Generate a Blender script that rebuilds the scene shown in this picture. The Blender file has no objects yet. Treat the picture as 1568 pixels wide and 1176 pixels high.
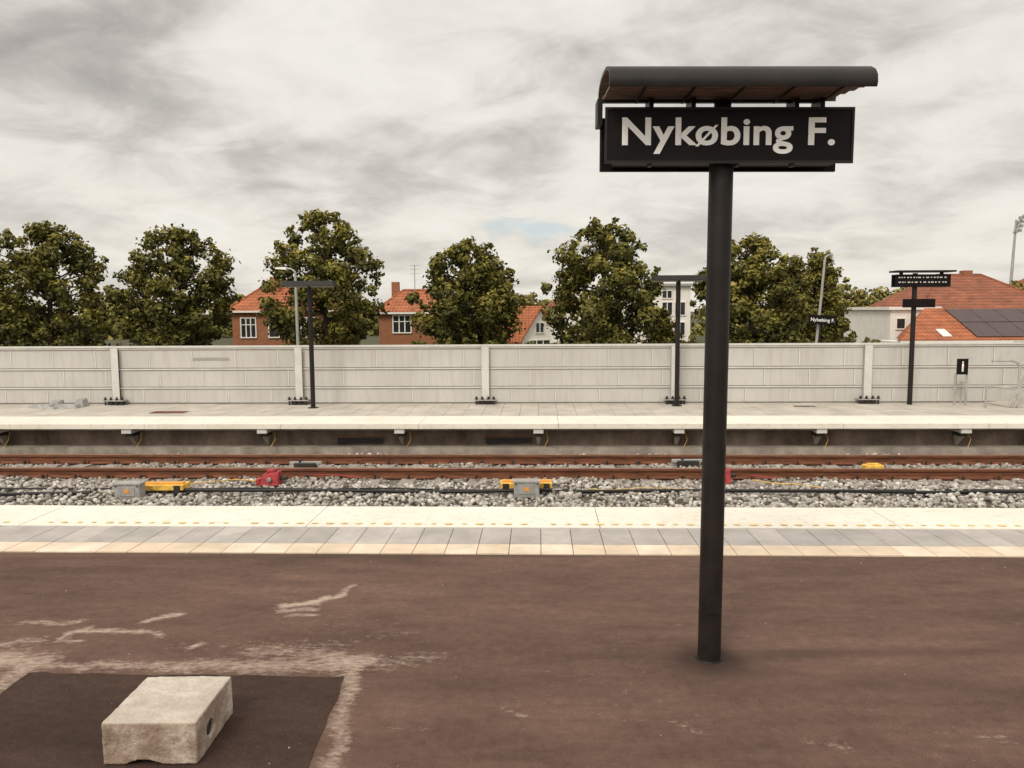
import bpy, math, random
import numpy as np
from mathutils import Matrix, Vector, noise
random.seed(7); rng=np.random.default_rng(7)
YAW=math.radians(2.0); CY,SY=math.cos(YAW),math.sin(YAW)
def R(x,y): return (x*CY-y*SY, x*SY+y*CY)
scene=bpy.context.scene
col=scene.collection

# ------------------------------------------------------------ materials
def newmat(name):
    m=bpy.data.materials.new(name); m.use_nodes=True
    nt=m.node_tree; b=nt.nodes["Principled BSDF"]; return m,nt,b
def N(nt,t,**kw):
    n=nt.nodes.new(t)
    for k,v in kw.items():
        if k in n.inputs: n.inputs[k].default_value=v
        else: setattr(n,k,v)
    return n
def ramp(nt,src,stops):
    r=nt.nodes.new("ShaderNodeValToRGB"); e=r.color_ramp.elements
    e[0].position=stops[0][0]; e[0].color=(*stops[0][1],1)
    e[1].position=stops[-1][0]; e[1].color=(*stops[-1][1],1)
    for p,c in stops[1:-1]:
        x=e.new(p); x.color=(*c,1)
    nt.links.new(src,r.inputs[0]); return r.outputs[0]
def mixc(nt,fac,a,b,mode='MIX'):
    m=nt.nodes.new("ShaderNodeMix"); m.data_type='RGBA'; m.blend_type=mode
    for s,i in ((fac,0),(a,6),(b,7)):
        if isinstance(s,(int,float)): m.inputs[i].default_value=s
        elif isinstance(s,tuple): m.inputs[i].default_value=(*s,1)
        else: nt.links.new(s,m.inputs[i])
    return m.outputs[2]
def pos(nt,scale=(1,1,1)):
    g=nt.nodes.new("ShaderNodeNewGeometry"); mp=nt.nodes.new("ShaderNodeMapping")
    mp.inputs['Scale'].default_value=scale
    nt.links.new(g.outputs['Position'],mp.inputs[0]); return mp.outputs[0]
def nz(nt,scale,detail=4,rough=.6,sc=(1,1,1),dist=0):
    n=N(nt,"ShaderNodeTexNoise",Scale=scale,Detail=min(detail,4),Roughness=rough,Distortion=dist)
    nt.links.new(pos(nt,sc),n.inputs['Vector']); return n.outputs[0]
def bump(nt,b,src,st=.3,d=.01):
    n=N(nt,"ShaderNodeBump",Strength=st,Distance=d); nt.links.new(src,n.inputs['Height']); nt.links.new(n.outputs[0],b.inputs['Normal'])
def simple(name,c,rough=.6,metal=0,var=.25,scale=6,sc=(1,1,1),bs=0,spec=.4):
    m,nt,b=newmat(name)
    n=nz(nt,scale,4,.65,sc)
    lo=tuple(x*(1-var) for x in c); hi=tuple(min(1,x*(1+var)) for x in c)
    nt.links.new(ramp(nt,n,[(.3,lo),(.7,hi)]),b.inputs['Base Color'])
    b.inputs['Roughness'].default_value=rough; b.inputs['Metallic'].default_value=metal
    b.inputs['Specular IOR Level'].default_value=spec
    if bs: bump(nt,b,nz(nt,scale*6,2,.6,sc),bs,.005)
    return m

M={}
M['black']=simple('black_painted_steel',(.014,.0105,.009),.48,0,.4,5,spec=.3)
M['blackpanel']=simple('black_sign_panel',(.010,.0075,.008),.45,0,.25,3,spec=.12)
M['roofunder']=simple('brown_canopy_underside',(.19,.13,.10),.65,0,.6,7,(1,6,1))
M['white']=simple('white_lettering',(.96,.955,.93),.5,0,.02,4)
def strip_white():
    m,nt,b=newmat('white_platform_concrete')
    a=nz(nt,.8,4,.6); c=ramp(nt,a,[(.3,(.72,.67,.57)),(.7,(.82,.78,.69))])
    d=nz(nt,9,4,.75,(1,1,1)); c=mixc(nt,ramp(nt,d,[(.50,(0,0,0)),(.78,(.5,.5,.5))]),c,(.45,.37,.29))
    nt.links.new(c,b.inputs['Base Color']); b.inputs['Roughness'].default_value=.85; return m
M['cream']=strip_white()
M['tilelight']=simple('cream_border_tile',(.66,.535,.40),.85,0,.18,2.2)
M['tilelight2']=simple('cream_border_tile_pale',(.72,.60,.475),.85,0,.18,2.9)
M['tilegrey']=simple('grey_paving_tile',(.40,.37,.345),.85,0,.18,2.5)
M['tilegrey2']=simple('grey_paving_tile_pale',(.455,.42,.39),.85,0,.18,2.5)
M['farpave']=simple('far_platform_paving',(.47,.43,.375),.9,0,.18,1.6)
M['yellowdot']=simple('faded_yellow_paint',(.80,.60,.28),.7,0,.2,8)
M['galv']=simple('galvanised_steel',(.40,.385,.36),.5,.25,.2,7,(1,1,.3))
M['darkplate']=simple('dark_base_plate',(.03,.025,.022),.6,0)
M['rust']=simple('rusty_rail_steel',(.15,.056,.027),.8,0,.55,5,(.5,4,4),.4)
M['railtop']=simple('rail_head_rust',(.23,.115,.07),.55,.1,.45,3,(.4,3,1),.1)
M['sleeper']=simple('concrete_sleeper',(.30,.26,.23),.9,0,.3,4)
def dirty():
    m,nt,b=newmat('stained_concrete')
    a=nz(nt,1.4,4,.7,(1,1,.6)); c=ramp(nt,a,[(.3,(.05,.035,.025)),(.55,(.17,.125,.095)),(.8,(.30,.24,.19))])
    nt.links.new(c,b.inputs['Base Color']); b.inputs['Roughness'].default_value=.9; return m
M['conc_dirty']=dirty()
M['footing']=simple('concrete_footing',(.30,.26,.22),.9,0,.35,3)
M['yellow']=simple('yellow_plastic',(.78,.45,.08),.6,0,.4,12)
M['orange']=simple('orange_label',(.75,.33,.05),.5,0,.1,8)
M['red']=simple('red_painted_housing',(.36,.04,.045),.6,0,.45,12)
M['greybox']=simple('grey_cabinet',(.33,.32,.305),.55,0,.25,9)
M['cable']=simple('black_rubber_cable',(.012,.011,.011),.5,0,.2,9)
def brick(name,c1,c2,mortar):
    m,nt,b=newmat(name)
    t=N(nt,"ShaderNodeTexBrick",Scale=4.0); t.inputs['Color1'].default_value=(*c1,1); t.inputs['Color2'].default_value=(*c2,1); t.inputs['Mortar'].default_value=(*mortar,1)
    t.inputs['Mortar Size'].default_value=.012
    g=nt.nodes.new("ShaderNodeNewGeometry"); s=nt.nodes.new("ShaderNodeSeparateXYZ"); cb=nt.nodes.new("ShaderNodeCombineXYZ"); ad=N(nt,"ShaderNodeMath",operation='ADD')
    nt.links.new(g.outputs['Position'],s.inputs[0]); nt.links.new(s.outputs[0],ad.inputs[0]); nt.links.new(s.outputs[1],ad.inputs[1])
    nt.links.new(ad.outputs[0],cb.inputs[0]); nt.links.new(s.outputs[2],cb.inputs[1]); nt.links.new(cb.outputs[0],t.inputs['Vector'])
    c=mixc(nt,nz(nt,1.2,4),t.outputs[0],mixc(nt,.5,t.outputs[0],(.1,.04,.02)))
    nt.links.new(c,b.inputs['Base Color']); b.inputs['Roughness'].default_value=.9; return m
M['brickorange']=brick('orange_brick',(.42,.17,.075),(.32,.115,.055),(.3,.2,.14))
def rooftile(name,c):
    m,nt,b=newmat(name)
    w=N(nt,"ShaderNodeTexWave",Scale=1.6,Distortion=.4); w.bands_direction='Z'; nt.links.new(pos(nt),w.inputs[0])
    w2=N(nt,"ShaderNodeTexWave",Scale=1.3,Distortion=.3); w2.bands_direction='X'; nt.links.new(pos(nt),w2.inputs[0])
    n=nz(nt,1.3,4,.7)
    cc=ramp(nt,n,[(.3,tuple(x*.6 for x in c)),(.7,tuple(x*1.2 for x in c))])
    cc=mixc(nt,.35,cc,w.outputs[0],'MULTIPLY'); cc=mixc(nt,.25,cc,w2.outputs[0],'MULTIPLY')
    nt.links.new(cc,b.inputs['Base Color']); b.inputs['Roughness'].default_value=.8
    return m
M['roof']=rooftile('orange_roof_tiles',(.50,.155,.06))
M['roofdark']=rooftile('red_roof_tiles',(.36,.12,.06))
M['render_white']=simple('white_render_wall',(.78,.75,.69),.85,0,.08,2)
M['glass']=simple('window_glass',(.03,.032,.035),.12,0,.3,2,spec=.6)
M['solar']=simple('solar_panel',(.07,.042,.042),.4,0,.25,3)
M['winframe']=simple('white_window_frame',(.80,.77,.71),.6,0,.05,3)
M['bark']=simple('tree_bark',(.055,.04,.028),.95,0,.4,5,(4,4,1))
def block():
    m,nt,b=newmat('weathered_concrete')
    a=nz(nt,6,4,.75); c=ramp(nt,a,[(.33,(.22,.155,.115)),(.5,(.42,.335,.265)),(.68,(.64,.56,.47))])
    d=nz(nt,3.1,3,.5); c=mixc(nt,ramp(nt,d,[(.46,(0,0,0)),(.6,(.65,.65,.65))]),c,(.24,.16,.115))
    v=N(nt,"ShaderNodeTexVoronoi",Scale=38); nt.links.new(pos(nt),v.inputs['Vector'])
    c=mixc(nt,ramp(nt,v.outputs[0],[(.1,(.8,.8,.8)),(.2,(0,0,0))]),c,(.12,.09,.07))
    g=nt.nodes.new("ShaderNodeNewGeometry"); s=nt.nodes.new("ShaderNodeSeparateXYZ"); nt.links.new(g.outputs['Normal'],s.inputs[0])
    c=mixc(nt,ramp(nt,s.outputs[2],[(.5,(0,0,0)),(.95,(.5,.5,.5))]),c,(.60,.555,.49))  # faces turned upward are mixed paler
    nt.links.new(c,b.inputs['Base Color']); b.inputs['Roughness'].default_value=.95
    bump(nt,b,nz(nt,28,4,.7),.8,.014); return m
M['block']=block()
def wallpanel():
    m,nt,b=newmat('pale_noise_barrier_panel')
    a=nz(nt,.7,4,.5); c=ramp(nt,a,[(.3,(.47,.45,.415)),(.7,(.56,.54,.505))])
    s=nz(nt,3,4,.7,(3,3,.25)); c=mixc(nt,ramp(nt,s,[(.48,(0,0,0)),(.8,(.45,.45,.45))]),c,(.33,.29,.24))
    nt.links.new(c,b.inputs['Base Color']); b.inputs['Roughness'].default_value=.6
    b.inputs['Specular IOR Level'].default_value=.25; return m
M['wall']=wallpanel()
M['walltrim']=simple('barrier_trim',(.61,.59,.55),.5,.0,.1,3)
M['wallseam']=simple('barrier_joint',(.34,.32,.29),.6,0,.1,3)
def asphalt(name,base,dusty=True,spk=.45):
    m,nt,b=newmat(name)
    L=nz(nt,.9,4,.62,(.35,1.3,1)); f=nz(nt,14,4,.7); g=nz(nt,120,2,.7); q=nz(nt,3.2,3,.65,(.5,1.4,1))
    c=ramp(nt,L,[(.3,tuple(x*.76 for x in base)),(.5,base),(.70,tuple(x*1.28 for x in base))])
    c=mixc(nt,.6,c,ramp(nt,q,[(.3,(.72,.70,.70)),(.7,(1.28,1.25,1.22))]),'MULTIPLY')
    c=mixc(nt,.55,c,ramp(nt,f,[(.3,(.66,.66,.66)),(.7,(1.25,1.22,1.2))]),'MULTIPLY')
    c=mixc(nt,.6,c,ramp(nt,g,[(.3,(.5,.5,.5)),(.75,(1.35,1.3,1.28))]),'MULTIPLY')
    v=N(nt,"ShaderNodeTexVoronoi",Scale=34); nt.links.new(pos(nt),v.inputs['Vector'])
    sp=ramp(nt,v.outputs[0],[(.05,(spk,)*3),(.15,(0,0,0))]); ms=nz(nt,25,2,.6)
    sp=mixc(nt,1.0,sp,ramp(nt,ms,[(.54,(0,0,0)),(.68,(1,1,1))]),'MULTIPLY')
    c=mixc(nt,sp,c,(.40,.31,.25))
    if dusty:
        at=N(nt,"ShaderNodeAttribute",attribute_name='dust_dark')
        sep=nt.nodes.new("ShaderNodeSeparateColor"); nt.links.new(at.outputs['Color'],sep.inputs[0])
        n2=nz(nt,17,4,.8,(.8,1.7,1))
        ad=N(nt,"ShaderNodeMath",operation='MULTIPLY_ADD'); nt.links.new(n2,ad.inputs[0]); ad.inputs[1].default_value=2.8
        s2=N(nt,"ShaderNodeMath",operation='SUBTRACT'); nt.links.new(sep.outputs[0],s2.inputs[0]); s2.inputs[1].default_value=1.85
        nt.links.new(s2.outputs[0],ad.inputs[2])
        fac=ramp(nt,ad.outputs[0],[(.0,(0,0,0)),(1.0,(.85,.85,.85))])
        c=mixc(nt,fac,c,(.48,.38,.31))
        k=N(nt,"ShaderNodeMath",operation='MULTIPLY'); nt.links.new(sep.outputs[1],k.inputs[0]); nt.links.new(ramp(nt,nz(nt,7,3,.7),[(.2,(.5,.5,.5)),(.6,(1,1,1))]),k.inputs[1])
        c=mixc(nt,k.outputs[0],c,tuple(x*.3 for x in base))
    nt.links.new(c,b.inputs['Base Color']); b.inputs['Roughness'].default_value=.88; b.inputs['Specular IOR Level'].default_value=.15
    return m
M['asphalt']=asphalt('worn_brown_asphalt',(.136,.087,.068))
M['patch']=asphalt('dark_asphalt_patch',(.058,.037,.029),False,.35)
M['ground']=simple('dull_ground',(.07,.07,.035),.95,0,.4,.5)
M['ballastbase']=simple('ballast_bed',(.14,.12,.105),.95,0,.7,20,bs=1)
def stonemat():
    m,nt,b=newmat('ballast_stone'); at=N(nt,"ShaderNodeAttribute",attribute_name='tint')
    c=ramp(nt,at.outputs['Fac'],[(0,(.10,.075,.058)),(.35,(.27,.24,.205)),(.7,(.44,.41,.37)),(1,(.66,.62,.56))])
    nt.links.new(c,b.inputs['Base Color']); b.inputs['Roughness'].default_value=.9; return m
M['stone']=stonemat()
def leafmat(name,stops):
    m,nt,b=newmat(name); at=N(nt,"ShaderNodeAttribute",attribute_name='tint')
    c=ramp(nt,at.outputs['Fac'],stops)
    nt.links.new(c,b.inputs['Base Color']); b.inputs['Roughness'].default_value=.65; b.inputs['Specular IOR Level'].default_value=.2
    return m
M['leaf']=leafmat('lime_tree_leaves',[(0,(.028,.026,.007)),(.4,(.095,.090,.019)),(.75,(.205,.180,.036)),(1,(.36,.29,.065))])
M['leaffar']=leafmat('distant_leaves',[(0,(.06,.058,.016)),(.5,(.17,.155,.04)),(1,(.33,.27,.08))])

# ------------------------------------------------------------ mesh builder
class MB:
    def __init__(s): s.v=[];s.f=[];s.m=[];s.mats=[]
    def mi(s,k):
        if k not in s.mats: s.mats.append(k)
        return s.mats.index(k)
    def face(s,idx,k): s.f.append(tuple(idx)); s.m.append(s.mi(k))
    def poly(s,pts,k):
        o=len(s.v); s.v+= [tuple(p) for p in pts]; s.face(range(o,o+len(pts)),k)
    def box(s,x0,x1,y0,y1,z0,z1,k,top=None):
        o=len(s.v)
        s.v+=[(x0,y0,z0),(x1,y0,z0),(x1,y1,z0),(x0,y1,z0),(x0,y0,z1),(x1,y0,z1),(x1,y1,z1),(x0,y1,z1)]
        for q,f in enumerate(((0,3,2,1),(4,5,6,7),(0,1,5,4),(1,2,6,5),(2,3,7,6),(3,0,4,7))):
            s.face([o+i for i in f], top if (q==1 and top) else k)
    def hexa(s,b,t,k):
        o=len(s.v); s.v+=[tuple(p) for p in b+t]
        for f in ((0,3,2,1),(4,5,6,7),(0,1,5,4),(1,2,6,5),(2,3,7,6),(3,0,4,7)): s.face([o+i for i in f],k)
    def cyl(s,p0,p1,r0,r1,k,n=12,cap=True):
        p0=Vector(p0);p1=Vector(p1);d=(p1-p0).normalized()
        a=d.cross(Vector((0,0,1)))
        if a.length<.01: a=Vector((1,0,0))
        a.normalize(); b=d.cross(a); o=len(s.v)
        for p,r in ((p0,r0),(p1,r1)):
            for i in range(n):
                t=2*math.pi*i/n; s.v.append(tuple(p+a*math.cos(t)*r+b*math.sin(t)*r))
        for i in range(n):
            j=(i+1)%n; s.face((o+i,o+j,o+n+j,o+n+i),k)
        if cap: s.face([o+i for i in range(n)][::-1],k); s.face([o+n+i for i in range(n)],k)
    def tube(s,pts,r,k,n=8):
        for a,b in zip(pts[:-1],pts[1:]): s.cyl(a,b,r,r,k,n)
    def build(s,name,origin=(0,0,0),yaw=False,bevel=0,smooth=False):
        me=bpy.data.meshes.new(name)
        ox,oy,oz=origin
        me.from_pydata([(a-ox,b-oy,c-oz) for a,b,c in s.v],[],s.f)
        for k in s.mats: me.materials.append(M[k])
        me.polygons.foreach_set('material_index',s.m)
        ob=bpy.data.objects.new(name,me); col.objects.link(ob)
        if yaw:
            x,y=R(ox,oy); ob.location=(x,y,oz); ob.rotation_euler=(0,0,YAW)
        else: ob.location=origin
        if bevel:
            b=ob.modifiers.new('bevel','BEVEL'); b.width=bevel; b.segments=2; b.limit_method='ANGLE'
        if smooth:
            me.polygons.foreach_set('use_smooth',[True]*len(me.polygons)); me.set_sharp_from_angle(angle=math.radians(40))
        return ob
def fast(name,V,F,mat,tint=None,origin=(0,0,0)):
    V=V-np.array(origin); k=F.shape[1]; me=bpy.data.meshes.new(name)
    me.vertices.add(len(V)); me.vertices.foreach_set('co',V.astype(np.float32).ravel())
    me.loops.add(F.size); me.loops.foreach_set('vertex_index',F.astype(np.int32).ravel())
    me.polygons.add(len(F)); me.polygons.foreach_set('loop_start',np.arange(0,F.size,k,dtype=np.int32))
    me.update(calc_edges=True); me.validate()
    if tint is not None:
        a=me.attributes.new('tint','FLOAT','POINT'); a.data.foreach_set('value',tint.astype(np.float32))
    me.materials.append(mat); ob=bpy.data.objects.new(name,me); ob.location=origin; col.objects.link(ob); return ob

# ------------------------------------------------------------ ground
b=MB(); b.poly([(-900,-900,-1.0),(900,-900,-1.0),(900,900,-1.0),(-900,900,-1.0)],'ground'); b.build('ground')
b=MB(); b.box(-60,60,9.0,15.9,-.99,-.79,'ballastbase'); b.build('ballast_bed')

# near platform with dust attribute
xs=np.arange(-6,6.001,.04); ys=np.arange(2.0,6.7601,.04)
def seg(px,py,ax,ay,bx,by):
    dx,dy=bx-ax,by-ay; t=max(0,min(1,((px-ax)*dx+(py-ay)*dy)/(dx*dx+dy*dy+1e-9)))
    return math.hypot(px-ax-t*dx,py-ay-t*dy)
SM=[(-1.72,5.60,-1.50,5.66,.035,1.45),(-1.50,5.66,-1.34,5.80,.025,1.45),(-1.34,5.80,-1.27,6.0,.02,1.4),(-1.72,5.50,-1.48,5.53,.02,1.15),(-1.66,5.40,-1.44,5.43,.018,1.1),
    (-2.95,5.16,-2.7,5.17,.025,1.3),(-2.7,5.17,-2.42,5.06,.025,1.3),(-2.60,5.32,-2.46,5.44,.035,1.3),(-3.05,5.04,-2.98,5.2,.03,1.1),(-3.0,4.98,-2.9,4.98,.02,1.1),(-3.5,5.3,-3.1,5.3,.03,.9),(-3.4,4.95,-3.2,5.0,.04,.8),
    (-3.6,4.74,-3.0,4.68,.09,1.1),(-3.0,4.66,-2.0,4.61,.05,.9),(-2.0,4.63,-1.0,4.60,.07,.95),(-1.15,4.72,-.95,4.62,.08,1.15),(-1.7,4.82,-1.1,4.76,.07,.8),(-.97,4.5,-.88,3.4,.045,1.05),(-.9,4.62,-.5,4.72,.08,.65),
    (-3.05,4.6,-3.1,4.0,.08,1.05),(-.62,3.9,-.45,3.85,.03,.5),(1.5,3.72,1.7,3.7,.03,.6),(.9,3.9,.98,3.8,.04,.55),(-2.1,4.86,-2.07,4.92,.022,1.5),(-1.1,4.95,-.7,5.1,.06,.4),
    (-2.2,4.9,-1.2,4.9,.08,.5),(2.4,3.75,2.5,3.7,.02,.7),(-.1,4.1,0.05,4.0,.02,.7)]
V=[];D=[]
for y in ys:
    for x in xs:
        xc=x*CY+y*SY; yc=-x*SY+y*CY
        d=.10
        wx_=xc+.06*noise.noise(Vector((xc*5,yc*5,0))); wy_=yc+.06*noise.noise(Vector((xc*5,yc*5,7)))
        for (ax,ay,bx,by,w,st) in SM:
            if abs(yc-(ay+by)/2)>1.0: continue
            q=seg(wx_,wy_,ax,ay,bx,by)
            if q<w*5:
                d=max(d,st*math.exp(-(q/(w*1.7))**2))
        d+= .30*noise.noise(Vector((xc*.7,yc*1.6,3.1)))*(1 if xc<0 else .6)
        d-=0.15*max(0,min(1,(yc-5.4)))
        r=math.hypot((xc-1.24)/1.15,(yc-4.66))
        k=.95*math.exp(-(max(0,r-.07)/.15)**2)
        k=max(k,.42*math.exp(-((yc-4.74-.05*noise.noise(Vector((xc,0,1))))/.07)**2)*(1 if xc>1.2 else math.exp(-((xc-1.2)/.9)**2)))  # dark streak either side of the pole: stain and painted pole shadow
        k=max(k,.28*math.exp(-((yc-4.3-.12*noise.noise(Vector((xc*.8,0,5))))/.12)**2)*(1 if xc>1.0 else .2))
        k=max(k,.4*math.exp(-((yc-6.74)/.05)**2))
        V.append((x,y,0)); D.append((max(0,min(1.5,d)),max(0,min(1,k)),0,1))
nx=len(xs);ny=len(ys)
F=[]
for j in range(ny-1):
    for i in range(nx-1):
        a=j*nx+i; F.append((a,a+1,a+nx+1,a+nx))
x0,x1,y0,y1=float(xs[0]),float(xs[-1]),float(ys[0]),float(ys[-1])
o=len(V)
V+=[(-60,-4,0),(60,-4,0),(60,y0,0),(-60,y0,0),(-60,y1,0),(x0,y0,0),(x0,y1,0),(x1,y0,0),(60,y1,0),(x1,y1,0)]
D+=[(.10,0,0,1)]*10
F+=[(o,o+1,o+2,o+3),(o+3,o+5,o+6,o+4),(o+7,o+2,o+8,o+9)]
me=bpy.data.meshes.new('near_platform'); me.from_pydata(V,[],F)
a=me.color_attributes.new('dust_dark','FLOAT_COLOR','POINT'); a.data.foreach_set('color',np.array(D,dtype=np.float32).ravel())
me.materials.append(M['asphalt']); pl=bpy.data.objects.new('asphalt_platform',me); col.objects.link(pl)
b=MB(); b.box(-60,60,-4,8.36,-.99,-.07,'footing'); b.build('platform_foundation')
b=MB()
def wob(p,q,n=24,a=.012):
    out=[]
    for i in range(n):
        t=i/n; out.append((p[0]+(q[0]-p[0])*t+random.uniform(-a,a),p[1]+(q[1]-p[1])*t+random.uniform(-a,a),.004))
    return out
c=[(-2.98,1.8),(-.93,1.8),(-1.02,4.45),(-2.97,4.53)]
pts=[]
for i in range(4): pts+=wob(c[i],c[(i+1)%4])
b.poly(pts,'patch'); b.build('asphalt_patch',(-2,3.5,0),yaw=True)

# near edge paving
b=MB(); TW=.293
n=int(60/TW)
for i in range(-n//2,n//2):
    x=i*TW+.02; j=random.uniform(-.0015,.0015)
    b.box(x,x+TW-.007,6.775+random.uniform(-.004,.004),7.055,-.05,.006+j,random.choice(['tilelight','tilelight','tilelight2']))
    b.box(x,x+TW-.007,7.062,7.60,-.05,.006+j*.7,random.choice(['tilegrey','tilegrey','tilegrey2']))
SL=3.0
for i in range(-9,10):
    x=i*SL+.62
    b.box(x,x+SL-.008,7.607,8.42,-.12,.012+random.uniform(-.002,.002),'cream')
b.box(-60,60,6.765,8.38,-.06,-.012,'ballastbase')
ob=b.build('platform_edge_paving')
b=MB()
for i in range(-110,120):
    x=i*.155+random.uniform(-.01,.01)
    if random.random()<.1: continue
    s_=random.uniform(.6,1.1)
    o=[(x+.045*s_*math.cos(t*math.pi/4),7.715+.03*s_*math.sin(t*math.pi/4),.019) for t in range(8)]
    b.poly(o,'yellowdot')
b.build('tactile_dots')

# far platform
FZ=-.1
b=MB()
for i in range(-10,11):
    x=i*2.83+.4
    b.box(x,x+2.822,15.37,16.55,FZ-.09,FZ+.008,'cream')
for i in range(-70,72):
    for j in range(5):
        x=i*.42;y=16.556+j*.49
        b.box(x,x+.413,y,y+.483,FZ-.06,FZ+random.uniform(-.003,.003),'farpave')
b.box(-60,60,15.5,19.3,FZ-.14,FZ-.065,'footing')
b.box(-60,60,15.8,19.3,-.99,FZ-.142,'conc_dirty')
b.box(-60,60,15.52,15.798,-.9,-.6,'footing')
b.build('far_platform')
b=MB()
for i in range(-8,9):
    x=-8.5+ (i+3)*2.83
    b.box(x-.1,x+.1,15.40,15.795,FZ-.19,FZ-.092,'walltrim'); b.box(x-.07,x+.07,15.5,15.79,FZ-.27,FZ-.192,'darkplate')
    b.hexa([(x-.03,15.74,-.58),(x+.03,15.74,-.58),(x+.03,15.79,-.58),(x-.03,15.79,-.58)],[(x-.05,15.55,-.372),(x+.05,15.55,-.372),(x+.05,15.79,-.372),(x-.05,15.79,-.372)],'footing')
    b.tube([(x+.16,15.7,-.3),(x+.2,15.6,-.45),(x+.12,15.55,-.6)],.005,'yellow',5)
b.build('platform_brackets')
b=MB()
for x in (-4.2,-1.1): b.box(x,x+.95,15.74,15.79,-.55,-.43,'cable'); b.box(x-.02,x+.97,15.735,15.745,-.43,-.41,'rust')  # black boxes painted in for the shaded depth of the openings
b.build('opening_shade_boxes')
b=MB(); b.poly([(-8.9,17.1,FZ+.008),(-8.1,17.1,FZ+.008),(-8.1,17.45,FZ+.008),(-8.9,17.45,FZ+.008)],'rust')
b.poly([(6.0,18.1,FZ+.008),(6.5,18.1,FZ+.008),(6.5,18.3,FZ+.008),(6.0,18.3,FZ+.008)],'conc_dirty'); b.build('manhole_cover')
b=MB()
for (x,y,w,d,h) in ((-12.4,18.1,.6,.3,.08),(-12.0,18.3,.3,.3,.16),(-11.6,18.0,.5,.25,.1),(-11.35,18.3,.25,.3,.2),(-11.9,17.8,.4,.2,.06)):
    b.hexa([(x,y,FZ),(x+w,y-.05,FZ),(x+w-.04,y+d,FZ),(x+.03,y+d,FZ)],[(x+.04,y+.03,FZ+h),(x+w-.06,y,FZ+h*.8),(x+w-.08,y+d-.05,FZ+h),(x+.05,y+d-.04,FZ+h*.9)],'greybox')
b.build('concrete_rubble',bevel=.01)

# ------------------------------------------------------------ barrier wall
b=MB(); WZ=1.31; WY=18.85; SP=4.62
posts=[-10.55+SP*i for i in range(-4,9)]
zs=[FZ+.03,.33,.80,WZ]
for i,px in enumerate(posts[:-1]):
    x0_,x1_=px+.07,px+SP-.07
    for j in range(3):
        b.box(x0_,x1_,WY,WY+.1,zs[j]+.008,zs[j+1]-.008,'wall')
        off=[0,.45,.2][j]
        for q in range(4):
            xx=x0_+.55+off+q*1.08
            if xx<x1_-.1: b.box(xx,xx+.008,WY-.006,WY-.001,zs[j]+.02,zs[j+1]-.065,'wallseam'); b.box(xx+.010,xx+.04,WY-.010,WY-.001,zs[j]+.02,zs[j+1]-.065,'walltrim')
        b.box(x0_,x1_,WY-.028,WY-.001,zs[j+1]-.04,zs[j+1]-.009,'walltrim')
        b.box(x0_,x1_,WY-.006,WY-.001,zs[j+1]-.062,zs[j+1]-.042,'wallseam')
    b.box(x0_,x1_,WY+.03,WY+.09,FZ-.04,WZ-.02,'wallseam')
b.box(posts[0]-.1,posts[-1]+.1,WY-.05,WY+.13,WZ,WZ+.045,'walltrim')
for px in posts:
    b.box(px-.09,px+.09,WY-.10,WY-.085,FZ+.13,WZ-.002,'walltrim'); b.box(px-.012,px+.012,WY-.084,WY+.12,FZ+.13,WZ-.003,'galv'); b.box(px-.09,px+.09,WY+.121,WY+.136,FZ+.1,WZ-.003,'galv')
    b.box(px-.1,px-.092,WY-.1,WY-.0,FZ+.1,WZ-.01,'galv')
    b.box(px-.26,px+.26,WY-.26,WY-.03,FZ+.10,FZ+.125,'galv'); b.box(px-.17,px+.17,WY-.2,WY-.03,FZ,FZ+.10,'darkplate')
    for dx in(-.21,-.07,.08,.21): b.cyl((px+dx,WY-.22,FZ),(px+dx,WY-.22,FZ+.20),.025,.025,'darkplate',6); b.cyl((px+dx,WY-.22,FZ+.126),(px+dx,WY-.22,FZ+.16),.04,.04,'darkplate',6)
b.box(-8.6,-7.7,WY-.012,WY-.003,1.0,1.06,'wallseam')
b.build('noise_barrier_wall')

# ------------------------------------------------------------ track
b=MB()
def rail(y,zt):
    prof=[(-.08,-.17),(.08,-.17),(.08,-.152),(.016,-.125),(.016,-.05),(.045,-.04),(.045,0),(-.045,0),(-.045,-.04),(-.016,-.05),(-.016,-.125),(-.08,-.152)]
    o=len(b.v)
    for x in(-60,60): b.v+= [(x,y+p,zt+q) for p,q in prof]
    n=len(prof)
    for i in range(n):
        j=(i+1)%n; b.face((o+i,o+j,o+n+j,o+n+i),'railtop' if i==6 else 'rust')
for y in(13.42,14.70): rail(y,-.595)
for i in range(-50,51):
    x=i*.6+.1
    b.box(x-.13,x+.13,12.85,15.3,-.9,-.764,'sleeper')
    for y in(13.42,14.70):
        for s in(-1,1):
            b.box(x-.06,x+.06,y+s*.10-.02,y+s*.10+.02,-.76,-.70,'rust')
            b.cyl((x,y+s*.14,-.76),(x,y+s*.14,-.69),.016,.016,'darkplate',6)
b.build('railway_track')
t=(1+5**.5)/2
ico=np.array([(-1,t,0),(1,t,0),(-1,-t,0),(1,-t,0),(0,-1,t),(0,1,t),(0,-1,-t),(0,1,-t),(t,0,-1),(t,0,1),(-t,0,-1),(-t,0,1)],float)/1.9
ifa=np.array([(0,11,5),(0,5,1),(0,1,7),(0,7,10),(0,10,11),(1,5,9),(5,11,4),(11,10,2),(10,7,6),(7,1,8),(3,9,4),(3,4,2),(3,2,6),(3,6,8),(3,8,9),(4,9,5),(2,4,11),(6,2,10),(8,6,7),(9,8,1)])
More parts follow.
